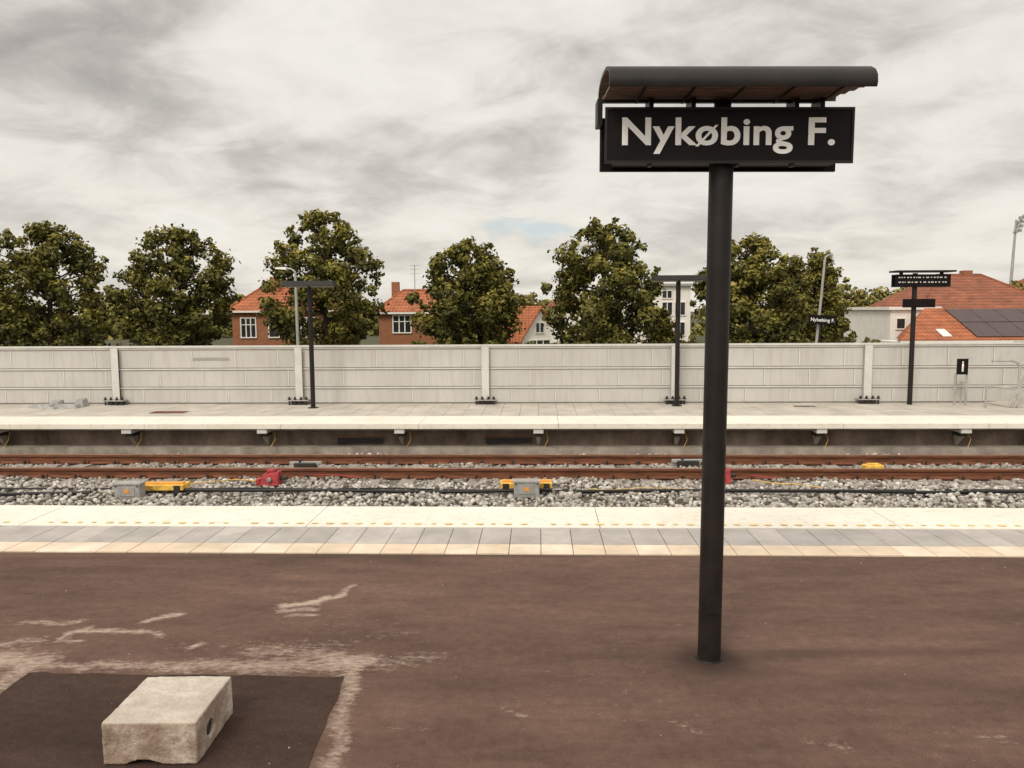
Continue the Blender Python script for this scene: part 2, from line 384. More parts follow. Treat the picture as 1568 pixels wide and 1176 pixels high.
def stones(n,xr,yr,zf,size):
    P=np.column_stack([rng.uniform(*xr,n),rng.uniform(*yr,n),np.zeros(n)]); P[:,2]=zf(P)
    S=rng.uniform(.6,1.35,(n,3))*size*rng.uniform(.7,1.3,(n,1)); S[:,2]*=.8
    A=rng.uniform(0,6.28,n);B=rng.uniform(0,6.28,n)
    L=ico[None]*S[:,None]*(1+rng.uniform(-.28,.28,(n,12,1)))
    ca,sa=np.cos(A)[:,None],np.sin(A)[:,None]; X=L[:,:,0]*ca-L[:,:,1]*sa; Y=L[:,:,0]*sa+L[:,:,1]*ca
    cb,sb=np.cos(B)[:,None],np.sin(B)[:,None]; Z=L[:,:,2]*cb-Y*sb*.9; Y=L[:,:,2]*sb+Y*cb
    V=np.stack([X,Y,Z],2)+P[:,None]
    F=(ifa[None]+12*np.arange(n)[:,None,None]).reshape(-1,3)
    tv=np.clip(rng.normal(.56,.25,n),0,1)
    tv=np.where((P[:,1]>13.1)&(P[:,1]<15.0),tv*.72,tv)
    T=np.repeat(tv,12)
    return V.reshape(-1,3),F,T
def zf(P):
    y=P[:,1]; x=P[:,0]
    base=-.775+.02*np.sin(x*1.3+y*2)+.015*np.sin(x*3.1)
    base+=np.where((y>13.3)&(y<14.8),-.012,0.0)+np.where(y<12.9,.03*np.clip((12.9-y),0,1),0)
    base+=np.where((np.abs(y-13.42)<.1)|(np.abs(y-14.70)<.1),-.03,0)
    return base+rng.uniform(-.02,.02,len(y))
V1,F1,T1=stones(19000,(-10.5,11),(11.0,15.52),zf,.037)
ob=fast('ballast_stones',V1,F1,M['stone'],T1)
def cable(name,pts,r,mat):
    cu=bpy.data.curves.new(name,'CURVE'); cu.dimensions='3D'; cu.bevel_depth=r; cu.bevel_resolution=2
    s=cu.splines.new('NURBS'); s.points.add(len(pts)-1)
    for p,q in zip(s.points,pts): p.co=(*q,1)
    s.use_endpoint_u=True; s.order_u=3; cu.materials.append(M[mat])
    o=bpy.data.objects.new(name,cu); col.objects.link(o); return o
def wig(x0,x1,y,amp,z=-.68,step=.8,zz=.02):
    out=[];x=x0
    while x<x1: out.append((x,y+random.uniform(-amp,amp),z+random.uniform(-zz,zz))); x+=step
    return out
cable('black_cable',wig(-6.2,.2,12.1,.12,-.69),.028,'cable')
cable('black_cable',wig(.6,20,12.15,.1,-.69),.028,'cable')
cable('black_cable',wig(-20,-7,11.95,.1,-.70),.028,'cable')
cable('black_cable',wig(-18,16,12.3,.06,-.71,1.1),.014,'cable')
cable('yellow_cable',[(-4.3,12.9,-.68),(-4.8,12.8,-.70),(-5.3,13.1,-.72),(-5.7,12.7,-.7),(-6.1,12.4,-.66)],.008,'yellow')
cable('yellow_cable',[(3.6,12.9,-.68),(3.9,12.7,-.70),(4.3,12.8,-.72),(4.6,12.5,-.72)],.008,'yellow')
cable('yellow_cable',[(.8,12.3,-.70),(1.2,12.25,-.71),(1.7,12.5,-.71),(2.4,12.4,-.72)],.006,'yellow')
cable('red_cable',[(3.55,13.0,-.64),(3.8,13.2,-.66),(4.0,13.1,-.7)],.008,'red')
cable('red_cable',[(-4.0,13.0,-.62),(-3.6,13.25,-.66),(-3.1,13.1,-.7)],.008,'red')
def junction(x,full):
    b=MB(); y=11.95
    b.box(x-.2,x+.2,y,y+.2,-.76,-.52,'greybox'); b.box(x-.215,x+.215,y-.012,y+.212,-.52,-.495,'greybox')
    b.box(x-.12,x+.12,y-.01,y-.001,-.7,-.55,'galv'); b.box(x-.035,x+.04,y-.016,y-.011,-.65,-.59,'orange')
    for dx in(-.17,.17): b.cyl((x+dx,y-.006,-.54),(x+dx,y-.02,-.54),.012,.012,'darkplate',6)
    l=x-.42 if full else x-.33; r=x+.42 if full else x+.75
    b.box(l,r,y+.3,y+.62,-.68,-.60,'yellow'); b.box(l+.04,l+.14,y+.28,y+.299,-.70,-.6,'darkplate'); b.box(r-.14,r-.04,y+.28,y+.299,-.70,-.6,'darkplate')
    b.box(l+.03,r-.03,y+.4,y+.5,-.598,-.575,'orange')
    return b.build('trackside_junction_box',(x,y,-.74),yaw=True,bevel=.008)
junction(-6.1,False); junction(.22,True)
def redbox(x):
    b=MB(); y=12.85
    b.hexa([(x-.17,y,-.76),(x+.17,y,-.76),(x+.17,y+.3,-.76),(x-.17,y+.3,-.76)],[(x-.10,y+.04,-.56),(x+.16,y+.04,-.53),(x+.16,y+.27,-.53),(x-.10,y+.27,-.56)],'red')
    b.box(x-.24,x-.165,y+.06,y+.22,-.76,-.65,'red'); b.box(x+.17,x+.28,y+.1,y+.2,-.68,-.62,'darkplate')
    b.cyl((x+.02,y+.0,-.64),(x+.02,y-.04,-.65),.04,.04,'greybox',10); b.box(x-.05,x+.10,y+.08,y+.2,-.55,-.49,'red')
    return b.build('track_switch_box',(x,y,-.74),yaw=True,bevel=.012)
redbox(-4.15); redbox(3.55)
b=MB(); b.box(6.5,6.85,13.95,14.12,-.76,-.69,'yellow'); b.box(6.57,6.78,13.98,14.08,-.689,-.665,'yellow'); b.build('yellow_track_balise',(6.6,14,-.74),yaw=True,bevel=.02)
for x,y in((-3.9,14.3),(3.3,14.3)):
    b=MB(); b.box(x-.2,x+.2,y-.1,y+.1,-.78,-.64,'darkplate'); b.box(x-.3,x+.3,y-.03,y+.03,-.68,-.62,'greybox'); b.cyl((x-.1,y,-.64),(x-.1,y,-.58),.04,.03,'darkplate',8)
    b.build('rail_contact_sensor',(x,y,-.74),yaw=True,bevel=.008)

# ------------------------------------------------------------ concrete block
bm_b=MB(); bm_b.box(-2.0,-1.54,3.55,4.03,.006,.222,'block')
blk=bm_b.build('concrete_block',(-1.77,3.79,0),yaw=True,bevel=.008)
blk.modifiers['bevel'].segments=3
cut=MB(); cut.cyl((-1.35,3.72,.10),(-1.70,3.72,.10),.042,.042,'darkplate',20)
cut.cyl((-1.80,3.35,-.135),(-1.80,4.3,-.135),.17,.17,'darkplate',28)
cut.hexa([(-2.05,3.5,.16),(-1.96,3.5,.16),(-2.05,3.6,.16),(-2.06,3.61,.16)],[(-2.05,3.5,.3),(-1.93,3.5,.3),(-2.05,3.62,.3),(-2.06,3.63,.3)],'darkplate')
cut.hexa([(-1.58,3.5,.0),(-1.5,3.5,.0),(-1.5,3.60,.0),(-1.51,3.6,.0)],[(-1.55,3.5,.12),(-1.5,3.5,.12),(-1.5,3.57,.12),(-1.51,3.57,.12)],'darkplate')
co=cut.build('cutter',(-1.77,3.79,0),yaw=True)
bo=blk.modifiers.new('hole','BOOLEAN'); bo.object=co; bo.solver='EXACT'
sub=blk.modifiers.new('r','REMESH'); sub.mode='VOXEL'; sub.voxel_size=.006
tx=bpy.data.textures.new('rough','CLOUDS'); tx.noise_scale=.05; tx.noise_depth=4
dm=blk.modifiers.new('d','DISPLACE'); dm.texture=tx; dm.strength=.010; dm.texture_coords='LOCAL'
dg=bpy.context.evaluated_depsgraph_get(); nm=bpy.data.meshes.new_from_object(blk.evaluated_get(dg))
blk.modifiers.clear(); blk.data=nm
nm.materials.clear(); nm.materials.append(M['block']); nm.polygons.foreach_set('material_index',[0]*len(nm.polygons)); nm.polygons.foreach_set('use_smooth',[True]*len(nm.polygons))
bpy.data.objects.remove(co)
b=MB(); b.cyl((-1.552,3.72,.10),(-1.62,3.72,.10),.040,.040,'darkplate',16); h=b.build('hole_shade_plug',(-1.77,3.79,0),yaw=True); h.location=(0,0,0); h.rotation_euler=(0,0,0); h.parent=blk  # dark plug in the lifting hole stands for the shade inside it

V2,F2,T2=stones(90,(-4,5),(3.3,6.7),lambda P: np.full(len(P),.003),.0045)
fast('loose_gravel',V2,F2,M['stone'],T2*.8)

# ------------------------------------------------------------ station name sign
b=MB(); X0,X1=.53,1.955; PX=1.235;PY=4.675
b.cyl((PX,PY,0),(PX,PY,3.08),.071,.071,'black',40); b.cyl((PX,PY,3.08),(PX,PY,3.5),.05,.05,'black',20)
b.cyl((PX,PY,0),(PX,PY,.012),.085,.08,'black',40)
b.box(PX-.045,PX+.045,PY-.078,PY-.069,.32,.46,'black')
b.box(X0,X1,4.545,4.57,3.04,3.345,'blackpanel'); b.box(X0,X1,4.775,4.80,3.03,3.345,'blackpanel')
for y0_,y1_ in((4.538,4.544),(4.801,4.807)):
    b.box(X0-.004,X1+.004,y0_,y1_,3.034,3.05,'black'); b.box(X0-.004,X1+.004,y0_,y1_,3.335,3.35,'black')
    b.box(X0-.004,X0+.010,y0_,y1_,3.051,3.334,'black'); b.box(X1-.010,X1+.004,y0_,y1_,3.051,3.334,'black')
b.box(X0+.06,X1-.06,4.571,4.774,3.052,3.10,'black'); b.box(X0+.06,X1-.06,4.571,4.774,3.28,3.33,'black')
for x in(X0+.26,PX-.2,PX+.40,X1-.17): b.box(x,x+.025,4.6,4.75,3.331,3.50,'black'); b.box(x-.01,x+.04,4.571,4.774,3.101,3.279,'black')
for x in (X0+.25,X1-.35,PX+.05): b.box(x,x+.02,4.55,4.59,3.02,3.04,'black')
prof=[(4.262,3.385),(4.253,3.41),(4.258,3.45),(4.285,3.485),(4.34,3.515),(4.43,3.54),(4.56,3.55),(4.69,3.545),(4.77,3.525),(4.81,3.49),(4.82,3.455)]
RX0,RX1=.515,1.952
def shell(prof,x0,x1,th,k,kin):
    n=len(prof); inn=[]
    for i,(y,z) in enumerate(prof):
        a=prof[max(0,i-1)]; c_=prof[min(n-1,i+1)]; d=Vector((c_[0]-a[0],c_[1]-a[1])).normalized()
        inn.append((y+d.y*th, z-d.x*th))
    o=len(b.v)
    for pr in (prof,inn):
        for x in(x0,x1): b.v+=[(x,y,z) for y,z in pr]
    for i in range(n-1):
        b.face((o+i,o+i+1,o+n+i+1,o+n+i),k); b.face((o+2*n+i,o+3*n+i,o+3*n+i+1,o+2*n+i+1),kin)
        b.face((o+i,o+2*n+i,o+2*n+i+1,o+i+1),k); b.face((o+n+i,o+n+i+1,o+3*n+i+1,o+3*n+i),k)
    b.face((o,o+n,o+3*n,o+2*n),k); b.face((o+n-1,o+3*n-1,o+4*n-1,o+2*n-1)[::1],k)
shell(prof,RX0,RX1,.02,'black','roofunder')
yy=4.285
for i in range(5):
    w_=.075; b.box(RX0+.012,RX1-.03-.02*i,yy,yy+w_-.003,3.406+.003*i,3.418+.003*i,'roofunder'); yy+=w_
b.box(RX0+.012,RX1-.16,4.665,4.70,3.41,3.455,'black')
for i in range(5):
    x=RX0+.2+i*.27; b.box(x,x+.010,4.29,4.66,3.398,3.405,'black')
b.box(X0-.03,X0+.0,4.70,4.83,3.29,3.44,'black')
sign=b.build('station_name_sign',(PX,PY,0),yaw=True,smooth=True)
sign.rotation_euler=(0,math.radians(.3),YAW)
def measure(body,off):
    cu=bpy.data.curves.new('m','FONT'); cu.body=body; cu.size=1; cu.offset=off; cu.extrude=.01; cu.resolution_u=6; cu.space_character=1.04
    o=bpy.data.objects.new('m',cu); col.objects.link(o)
    dg=bpy.context.evaluated_depsgraph_get(); dg.update(); me=bpy.data.meshes.new_from_object(o.evaluated_get(dg)); bpy.data.objects.remove(o)
    vs=np.array([v.co[:] for v in me.vertices]); return me,vs.min(0),vs.max(0)
def text(w,hcap,mat,name,off=.022):
    me,mn,mx=measure('Nykobing F.',off)
    _,_,mk=measure('Nyk',off); m2,_,mo=measure('Nyko',off); m3,a3,b3=measure('o',off)
    xo1=mo[0]; xo0=xo1-(b3[0]-a3[0]); z0_,z1_=a3[1],b3[1]; ww=xo1-xo0; hh=z1_-z0_
    sx=w/(mx[0]-mn[0]); sy=hcap/.74
    def tr(x,y,z): return ((x-mn[0])*sx, -z*.15, y*sy)
    V=[tr(*v.co) for v in me.vertices]; F=[tuple(p.vertices) for p in me.polygons]
    o=len(V); e=.036
    A=(xo0+ww*.06,z0_-hh*.05); B=(xo1-ww*.06,z1_+hh*.05)
    for z in(-.008,.0115):
        V+=[tr(A[0]-e,A[1],z),tr(A[0]+e,A[1],z),tr(B[0]+e,B[1],z),tr(B[0]-e,B[1],z)]
    for f in ((0,3,2,1),(4,5,6,7),(0,1,5,4),(1,2,6,5),(2,3,7,6),(3,0,4,7)): F.append(tuple(o+i for i in f))
    nm=bpy.data.meshes.new(name); nm.from_pydata(V,[],F); nm.materials.append(M[mat]); nm.update()
    ob=bpy.data.objects.new(name,nm); col.objects.link(ob); return ob
tt=text(1.225,.158,'white','lettering'); tt.parent=sign
tt.location=(.625-PX,4.5415-PY,3.142)

# ------------------------------------------------------------ far posts
def tpost(x,y,ztop,half=.6):
    b=MB(); b.cyl((x,y,FZ),(x,y,ztop),.055,.055,'black',16); b.cyl((x,y,FZ),(x,y,FZ+.02),.12,.12,'darkplate',16)
    b.hexa([(x-half,y-.28,ztop-.05),(x+half,y-.28,ztop-.05),(x+half,y+.2,ztop-.05),(x-half,y+.2,ztop-.05)],[(x-half,y-.2,ztop+.06),(x+half,y-.2,ztop+.06),(x+half,y+.15,ztop+.06),(x-half,y+.15,ztop+.06)],'black')
    b.box(x-half+.04,x+half-.04,y-.05,y+.05,ztop-.085,ztop-.051,'galv')
    return b.build('platform_lamp_post',(x,y,FZ),yaw=True,smooth=True)
tpost(-4.74,18.2,2.84); tpost(3.92,18.2,2.92)
b=MB(); x,y=9.47,18.2
b.cyl((x,y,FZ),(x,y,3.0),.055,.055,'black',16); b.box(x-.52,x+.86,y-.2,y+.2,3.02,3.06,'black')
b.box(x-.5,x+.78,y-.11,y-.07,2.68,2.97,'blackpanel'); b.box(x-.5,x+.78,y+.07,y+.11,2.68,2.97,'blackpanel')
for dx in(-.35,.6): b.box(x+dx,x+dx+.04,y-.05,y+.05,2.7,3.02,'black')
for r,zz in enumerate((2.885,2.775)):
    xx=x-.44
    while xx<x+.7:
        w=random.uniform(.02,.07); b.box(xx,min(xx+w,x+.72),y-.116,y-.111,zz,zz+.026,'walltrim'); xx+=w+random.uniform(.02,.06)
b.box(x-.3,x+.45,y-.1,y-.06,2.2,2.4,'blackpanel')
b.build('platform_information_sign',(x,y,FZ),yaw=True)
b=MB(); x,y=10.55,18.0
for dx in(-.13,.13): b.cyl((x+dx,y,FZ),(x+dx,y,.66),.025,.025,'galv',8)
b.box(x-.13,x+.13,y-.012,y+.012,.2,.23,'galv')
b.box(x-.13,x+.13,y-.045,y-.022,.63,1.0,'blackpanel')
b.cyl((x,y-.046,.92),(x,y-.05,.92),.018,.018,'white',10); b.box(x-.018,x+.018,y-.05,y-.046,.80,.89,'white')
b.box(x-.018,x-.004,y-.05,y-.046,.70,.798,'white'); b.box(x+.004,x+.018,y-.05,y-.046,.70,.798,'white'); b.box(x+.03,x+.04,y-.05,y-.046,.76,.88,'red')
b.build('pedestrian_sign',(x,y,FZ),yaw=True)
# ramp with stair railings
b=MB(); r=.026
def rl(pts,k='galv'): b.tube(pts,r,k,8)
for y,k in((17.5,'galv'),(18.5,'galv')):
    rl([(10.85,y,FZ),(10.85,y,.40),(11.5,y,.34)],k)
    rl([(10.95,y,.98),(11.40,y,.98),(11.52,y,.94),(11.58,y,.84),(11.58,y,FZ)],k)
    rl([(11.35,y,FZ),(11.60,y,.35),(11.80,y,.85),(11.95,y,1.28),(12.1,y,1.36),(14.6,y,1.42)],k)
    rl([(11.50,y,FZ),(11.78,y,.40),(11.98,y,.82),(12.1,y,.88),(14.6,y,.95)],k)
    rl([(11.9,y,.30),(14.6,y,.40)],k)
    for x in(11.88,12.6,13.3,14.0,14.6): rl([(x,y,FZ),(x,y,1.2 if x<12 else 1.39)],k)
b.hexa([(11.4,17.55,FZ+.003),(14.6,17.55,FZ+.003),(14.6,18.45,FZ+.003),(11.4,18.45,FZ+.003)],[(11.4,17.55,FZ+.02),(14.6,17.55,FZ+.2),(14.6,18.45,FZ+.2),(11.4,18.45,FZ+.02)],'farpave')
b.build('ramp_railing',(12,18,FZ),yaw=True)

def lamp(x,y,xt,zt,side):
    b=MB(); b.cyl((x,y,-1),(xt,y,zt),.06,.04,'galv',12); b.tube([(xt,y,zt),(xt+side*.12,y,zt+.1),(xt+side*.3,y,zt+.12)],.03,'galv',8)
    s=side; b.hexa([(xt+s*.25,y-.1,zt+.07),(xt+s*.6,y-.07,zt+.1),(xt+s*.6,y+.07,zt+.1),(xt+s*.25,y+.1,zt+.07)],[(xt+s*.25,y-.07,zt+.16),(xt+s*.6,y-.04,zt+.15),(xt+s*.6,y+.04,zt+.15),(xt+s*.25,y+.07,zt+.16)],'walltrim')
    return b.build('street_lamp',(x,y,-1),yaw=True)
lamp(-6.65,24,-6.68,3.4,-1); lamp(10.95,28,11.30,4.0,1)
b=MB(); x,y=11.0,27.8
b.box(x-.5,x+.5,y-.03,y,1.62,1.95,'blackpanel'); b.cyl((x,y+.06,-1),(x,y+.06,1.7),.03,.03,'black',8)
s2=b.build('station_name_sign',(x,y,-1),yaw=True)
t2=text(.86,.13,'white','lettering',.01); t2.parent=s2; t2.location=(-.43,-.035,2.72)
s2.rotation_euler=(0,math.radians(4),YAW)
b=MB(); x,y=57.8,90
b.cyl((x,y,-1),(x+.4,y,12.2),.22,.12,'galv',10)
for i in range(2):
    for j in range(4):
        xx=x+.2+i*.42+ j*.14; b.box(xx,xx+.32,y-.3,y-.05,10.7+j*.5+i*.1,11.05+j*.5+i*.1,'greybox')
b.tube([(x+.1,y,10.7),(x+1.2,y,12.8)],.07,'galv',6); b.build('floodlight_mast',(x,y,-1),yaw=True)

# ------------------------------------------------------------ trees
def crown(cx,cy,z0,z1,Rr,nb,nl,lsz,seed,lump=.5,shoots=26,low=.22):
    g=np.random.default_rng(seed); H=z1-z0
    cents=[];rad=[]
    ph=g.uniform(0,6.28,4); asym=g.uniform(.06,.15); pw=g.uniform(1.7,2.5)
    def prf(q): return min(1,(q/low)**.5) if q<low else max(0,1-((q-low)/(1.02-low))**pw)**.62
    for i in range(nb):
        s=(i+g.uniform(0,1))/nb; th=i*2.39996+g.uniform(-.5,.5)
        q=s*.95+.03
        pr=prf(q)
        pr*=1+asym*math.sin(th*2+ph[0]+s*4)+.09*math.sin(th*5+ph[1]+s*9)
        out=g.uniform()<.72
        rr=Rr*pr*(g.uniform(.82,1.03) if out else g.uniform(.2,.8))
        br=lump*g.uniform(.5,1.35)*(.75 if s>.8 else 1)
        rr=max(0,rr-br*.75)
        cents.append((cx+rr*math.cos(th),cy+rr*math.sin(th),z0+s*H-br*.35)); rad.append(br)
    for i in range(shoots):
        th=g.uniform(0,6.28); s=g.uniform(.4,1)
        rr=Rr*prf(s)*1.0; cents.append((cx+rr*math.cos(th),cy+rr*math.sin(th),z0+s*H+g.uniform(-.05,.25))); rad.append(lump*.4)
    C=np.array(cents); Q=np.array(rad); n=len(C)
    per=np.maximum(20,(nl*Q**2/np.sum(Q**2)).astype(int))
    idx=np.repeat(np.arange(n),per); m=len(idx)
    d=g.normal(size=(m,3)); d/=np.linalg.norm(d,axis=1)[:,None]
    rr=Q[idx]*(g.uniform(.35,1.05,m)**.7+ (g.uniform(0,1,m)<.15)*g.uniform(0,.55,m))
    P=C[idx]+d*rr[:,None]*np.array([1,1,.85])
    nrm=d+g.normal(size=(m,3))*.7; nrm[:,2]+=.45; nrm/=np.linalg.norm(nrm,axis=1)[:,None]
    a=np.cross(nrm,g.normal(size=(m,3))); a/=np.linalg.norm(a,axis=1)[:,None]; bb=np.cross(nrm,a)
    sz=lsz*g.uniform(.6,1.3,m)[:,None]
    V=np.stack([P-a*sz,P-bb*sz*.6,P+a*sz,P+bb*sz*.6],1).reshape(-1,3)
    F=np.arange(m*4).reshape(-1,4)
    tb=g.uniform(-.18,.2,n)
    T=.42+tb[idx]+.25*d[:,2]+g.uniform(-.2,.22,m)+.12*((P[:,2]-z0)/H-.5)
    return V,F,np.repeat(np.clip(T,0,1),4),C,Q
def tree(cx,cy,z1,Rr,seed,z0=.1,nb=120,nl=17000,lsz=.116,low=.22,dt=0):
    wx,wy=R(cx,cy)
    V,F,T,C,Q=crown(wx,wy,z0,z1-.15,Rr,nb,nl,lsz,seed,low=low)
    b=MB(); b.cyl((wx,wy,-1),(wx,wy,z0+1.2),.22,.15,'bark',10); b.cyl((wx,wy,z0+1.2),(wx+.1,wy,z1-1.2),.15,.04,'bark',8)
    for i in range(0,nb,3):
        p=Vector(C[i]); s=Vector((wx,wy,max(z0+.3,min(z1-1.6,p.z-.8))))
        mid=(s+p)/2+Vector((0,0,-.12)); b.cyl(s,mid,.06,.04,'bark',6,False); b.cyl(mid,p,.04,.012,'bark',6,False)
    ob=b.build('lime_tree',(wx,wy,-1))
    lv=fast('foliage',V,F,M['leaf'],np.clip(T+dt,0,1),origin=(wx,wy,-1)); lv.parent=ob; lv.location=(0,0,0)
    return ob
TR=[(-22.7,38,6.6,3.3,1,.25,0),(-27.9,38,5.0,3.3,2,.3,.1),(-16.35,38,6.35,2.8,23,.34,-.02),(-9.15,38,7.15,2.85,4,.3,.02),(-2.2,38,5.65,2.7,25,.42,0),(4.5,38,6.5,3.0,6,.26,-.02),(11.8,38,5.8,2.9,27,.3,.02)]
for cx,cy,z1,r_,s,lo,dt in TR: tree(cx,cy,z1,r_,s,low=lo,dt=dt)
tree(18.3,46,5.6,1.8,8,nb=70,nl=9500,dt=.05); tree(15.6,44,4.6,1.6,12,nb=50,nl=7000)
tree(8.0,41,2.3,1.0,15,z0=-.6,nb=30,nl=4000)
VV=[];FF=[];TT=[];o=0
def addc(cx,cy,z0,z1,r,nb,nl,l,s):
    global o
    wx,wy=R(cx,cy); V,F,T,_,_=crown(wx,wy,z0,z1,r,nb,nl,l,s,lump=r*.28,shoots=8)
    VV.append(V);FF.append(F+o);TT.append(T);o+=len(V)
for i,(X,z,r) in enumerate([(26.4,4.0,3.0),(27.7,3.4,2.5),(29.5,3.5,3.2),(31.0,3.4,2.5),(28.5,2.5,3),(.84,3.4,2.6),(-.5,3.1,2.6),(2.4,2.5,2),(15.9,2.4,2.2),(40.3,4.0,2.5),(8.3,2.5,1.6)]):
    addc(X,62+ (12 if i==8 or i==10 else 0),-1,z,r,50,4000,.18,50+i)
for i in range(26):
    X=-75+i*6+rng.uniform(-2,2); addc(X,100+rng.uniform(-8,8),-2,3.4+rng.uniform(-.8,1.6),4.5,26,1500,.37,100+i)
fast('distant_treeline',np.vstack(VV),np.vstack(FF),M['leaffar'],np.concatenate(TT))
VV=[];FF=[];TT=[];o=0
for i in range(40):
    X=-27+i*1.15
    hz_=.8+rng.uniform(-.15,.3)
    if X>16 or -14.2<X<-10.8 or -7.2<X<-4.4: hz_=.45
    addc(X,33+rng.uniform(-.4,.4),-1,hz_,.9,14,700,.095,200+i)
fast('hedge',np.vstack(VV),np.vstack(FF),M['leaf'],np.concatenate(TT)*.7)

# ------------------------------------------------------------ houses
def window(b,x0,x1,z0,z1,y,nx=2,nzz=2):
    b.box(x0,x1,y-.02,y-.003,z0,z1,'glass'); w=.07
    b.box(x0-w,x1+w,y-.06,y-.002,z1,z1+w,'winframe'); b.box(x0-w,x1+w,y-.09,y-.002,z0-w,z0,'winframe')
    b.box(x0-w,x0,y-.06,y-.002,z0,z1,'winframe'); b.box(x1,x1+w,y-.06,y-.002,z0,z1,'winframe')
    for i in range(1,nx): xx=x0+(x1-x0)*i/nx; b.box(xx-.035,xx+.035,y-.05,y-.021,z0,z1,'winframe')
    for i in range(1,nzz): zz=z0+(z1-z0)*(.33+.33*i); b.box(x0,x1,y-.045,y-.022,zz-.025,zz+.025,'winframe')
def hiproof(b,x0,x1,y0,y1,ze,zr,hip,k,ov=.35):
    x0-=ov;x1+=ov;y0-=ov;y1+=ov; ym=(y0+y1)/2; a=(x0,y0,ze);c_=(x1,y0,ze);d=(x1,y1,ze);e=(x0,y1,ze); r0=(x0+hip,ym,zr); r1=(x1-hip,ym,zr)
    b.poly([a,c_,r1,r0],k); b.poly([c_,d,r1],k); b.poly([d,e,r0,r1],k); b.poly([e,a,r0],k)
    b.box(x0,x1,y0,y1,ze-.12,ze-.004,'winframe'); b.cyl((r0[0],ym,zr),(r1[0],ym,zr),.09,.09,k,6)
    b.cyl(a,r0,.08,.08,k,6); b.cyl(c_,r1,.08,.08,k,6)
b=MB(); b.box(-18.1,-11.2,50,57,-1,2.15,'brickorange'); hiproof(b,-18.1,-11.2,50,57,2.25,4.25,1.9,'roof')
window(b,-17.5,-16.6,.55,1.75,50,3,2); window(b,-15.7,-15.1,.55,1.75,50,1,2); window(b,-13.6,-12.6,.55,1.75,50,3,2)
b.box(-16.2,-15.6,52,52.6,3.0,4.5,'brickorange'); b.build('brick_house',(-14.6,53,-1),yaw=True)
b=MB(); b.box(-8.6,-4.6,50,57,-1,2.0,'brickorange'); hiproof(b,-8.6,-4.6,50,57,2.1,3.6,1.5,'roof')
window(b,-7.65,-6.55,.8,1.85,50,3,2); b.box(-8.2,-7.7,53,53.5,2.8,4.15,'brickorange')
b.box(-7.6,-6.7,49.9,52,2.15,2.2,'roof')
b.build('brick_house',(-6.6,53,-1),yaw=True)
b=MB(); x,y=-6.6,53; b.cyl((x,y,3),(x,y,5.3),.03,.03,'galv',6)
for z_ in(4.7,5.0,5.25): b.cyl((x-.3,y,z_),(x+.35,y,z_),.015,.015,'galv',5)
b.build('roof_antenna',(x,y,3),yaw=True)
b=MB(); b.box(-1.6,1.6,0,7,-1,.05,'render_white')
b.poly([(-1.6,0,.05),(1.6,0,.05),(0,0,2.25)],'render_white')
for s in(-1,1):
    b.hexa([(s*1.95,-.3,-.3),(0,-.3,2.35),(0,7.3,2.35),(s*1.95,7.3,-.3)],[(s*1.95,-.3,-.15),(0,-.3,2.5),(0,7.3,2.5),(s*1.95,7.3,-.15)],'roof')
window(b,-.35,.35,.5,1.2,0,2,1); window(b,-.9,.9,-.9,-.1,0,3,1)
gh=b.build('white_gabled_house'); x,y=R(2.1,58); gh.location=(x,y,0); gh.rotation_euler=(0,0,math.radians(35))
b=MB(); b.box(9.6,13.9,60,68,-1,3.95,'render_white'); b.box(9.4,14.1,59.7,68.3,3.96,4.15,'greybox')
for z_ in(.2,1.75): 
    for x in(10.3,11.7,12.7): window(b,x,x+.75,z_,z_+.95,60,2,1)
window(b,11.7,12.4,3.05,3.6,60,2,1); b.box(11.0,11.5,60.5,61,4.15,4.7,'brickorange')
b.build('white_apartment_house',(11.7,64,-1),yaw=True)
b=MB(); b.box(2.9,5.2,58,64,-1,2.3,'render_white'); hiproof(b,2.9,5.2,58,64,2.35,3.2,1,'roofdark',.2)
window(b,3.3,3.8,.6,1.6,58,2,1); b.build('white_house',(4,60,-1),yaw=True)
b=MB(); b.box(26.8,35,50.3,58,-1,2.0,'render_white'); hiproof(b,26.8,35.6,50.3,58,2.1,4.45,3.2,'roofdark')
for x,z_ in ((29.3,2.9),(33.5,3.1)):
    b.box(x,x+.6,50.9+ (z_-2.1)*1.6,51.5+(z_-2.1)*1.6,z_-.1,z_+.35,'winframe')
b.box(31.5,32.1,54,54.6,4.2,4.75,'brickorange')
b.box(23.7,26.79,48.3,55,-1,2.05,'render_white'); b.box(23.5,26.78,48.1,55,2.06,2.25,'winframe')
window(b,24.1,24.6,.9,1.5,48.3,1,1)
b.build('red_roofed_house',(31,54,-1),yaw=True)
b=MB(); b.box(22.6,36,43.4,47.9,-1,.2,'render_white')
e0=(21.7,43,.35); e1=(38,43,.35); r0=(25.1,47,2.15); r1=(38,47,2.15); k0=(24.0,48.05,.35); k1=(38,48.05,.35)
b.poly([e0,e1,r1,r0],'roof'); b.poly([e0,r0,k0],'roof'); b.poly([k0,r0,r1,k1],'roof')
b.box(21.7,38,42.98,43.06,.2,.34,'winframe')
def onroof(x,s,h): return (x,43+4*s-.2*h, .35+1.8*s+h)
for i in range(6):
    for j in range(2):
        xa=26.2+i*1.45; s0=.08+j*.44; s1=s0+.42
        b.hexa([onroof(xa,s0,.02),onroof(xa+1.42,s0,.02),onroof(xa+1.42,s1,.02),onroof(xa,s1,.02)],[onroof(xa,s0,.07),onroof(xa+1.42,s0,.07),onroof(xa+1.42,s1,.07),onroof(xa,s1,.07)],'solar')
for x in(24.3,): b.hexa([onroof(x,.1,.02),onroof(x+.5,.1,.02),onroof(x+.5,.3,.02),onroof(x,.3,.02)],[onroof(x,.1,.08),onroof(x+.5,.1,.08),onroof(x+.5,.3,.08),onroof(x,.3,.08)],'winframe')
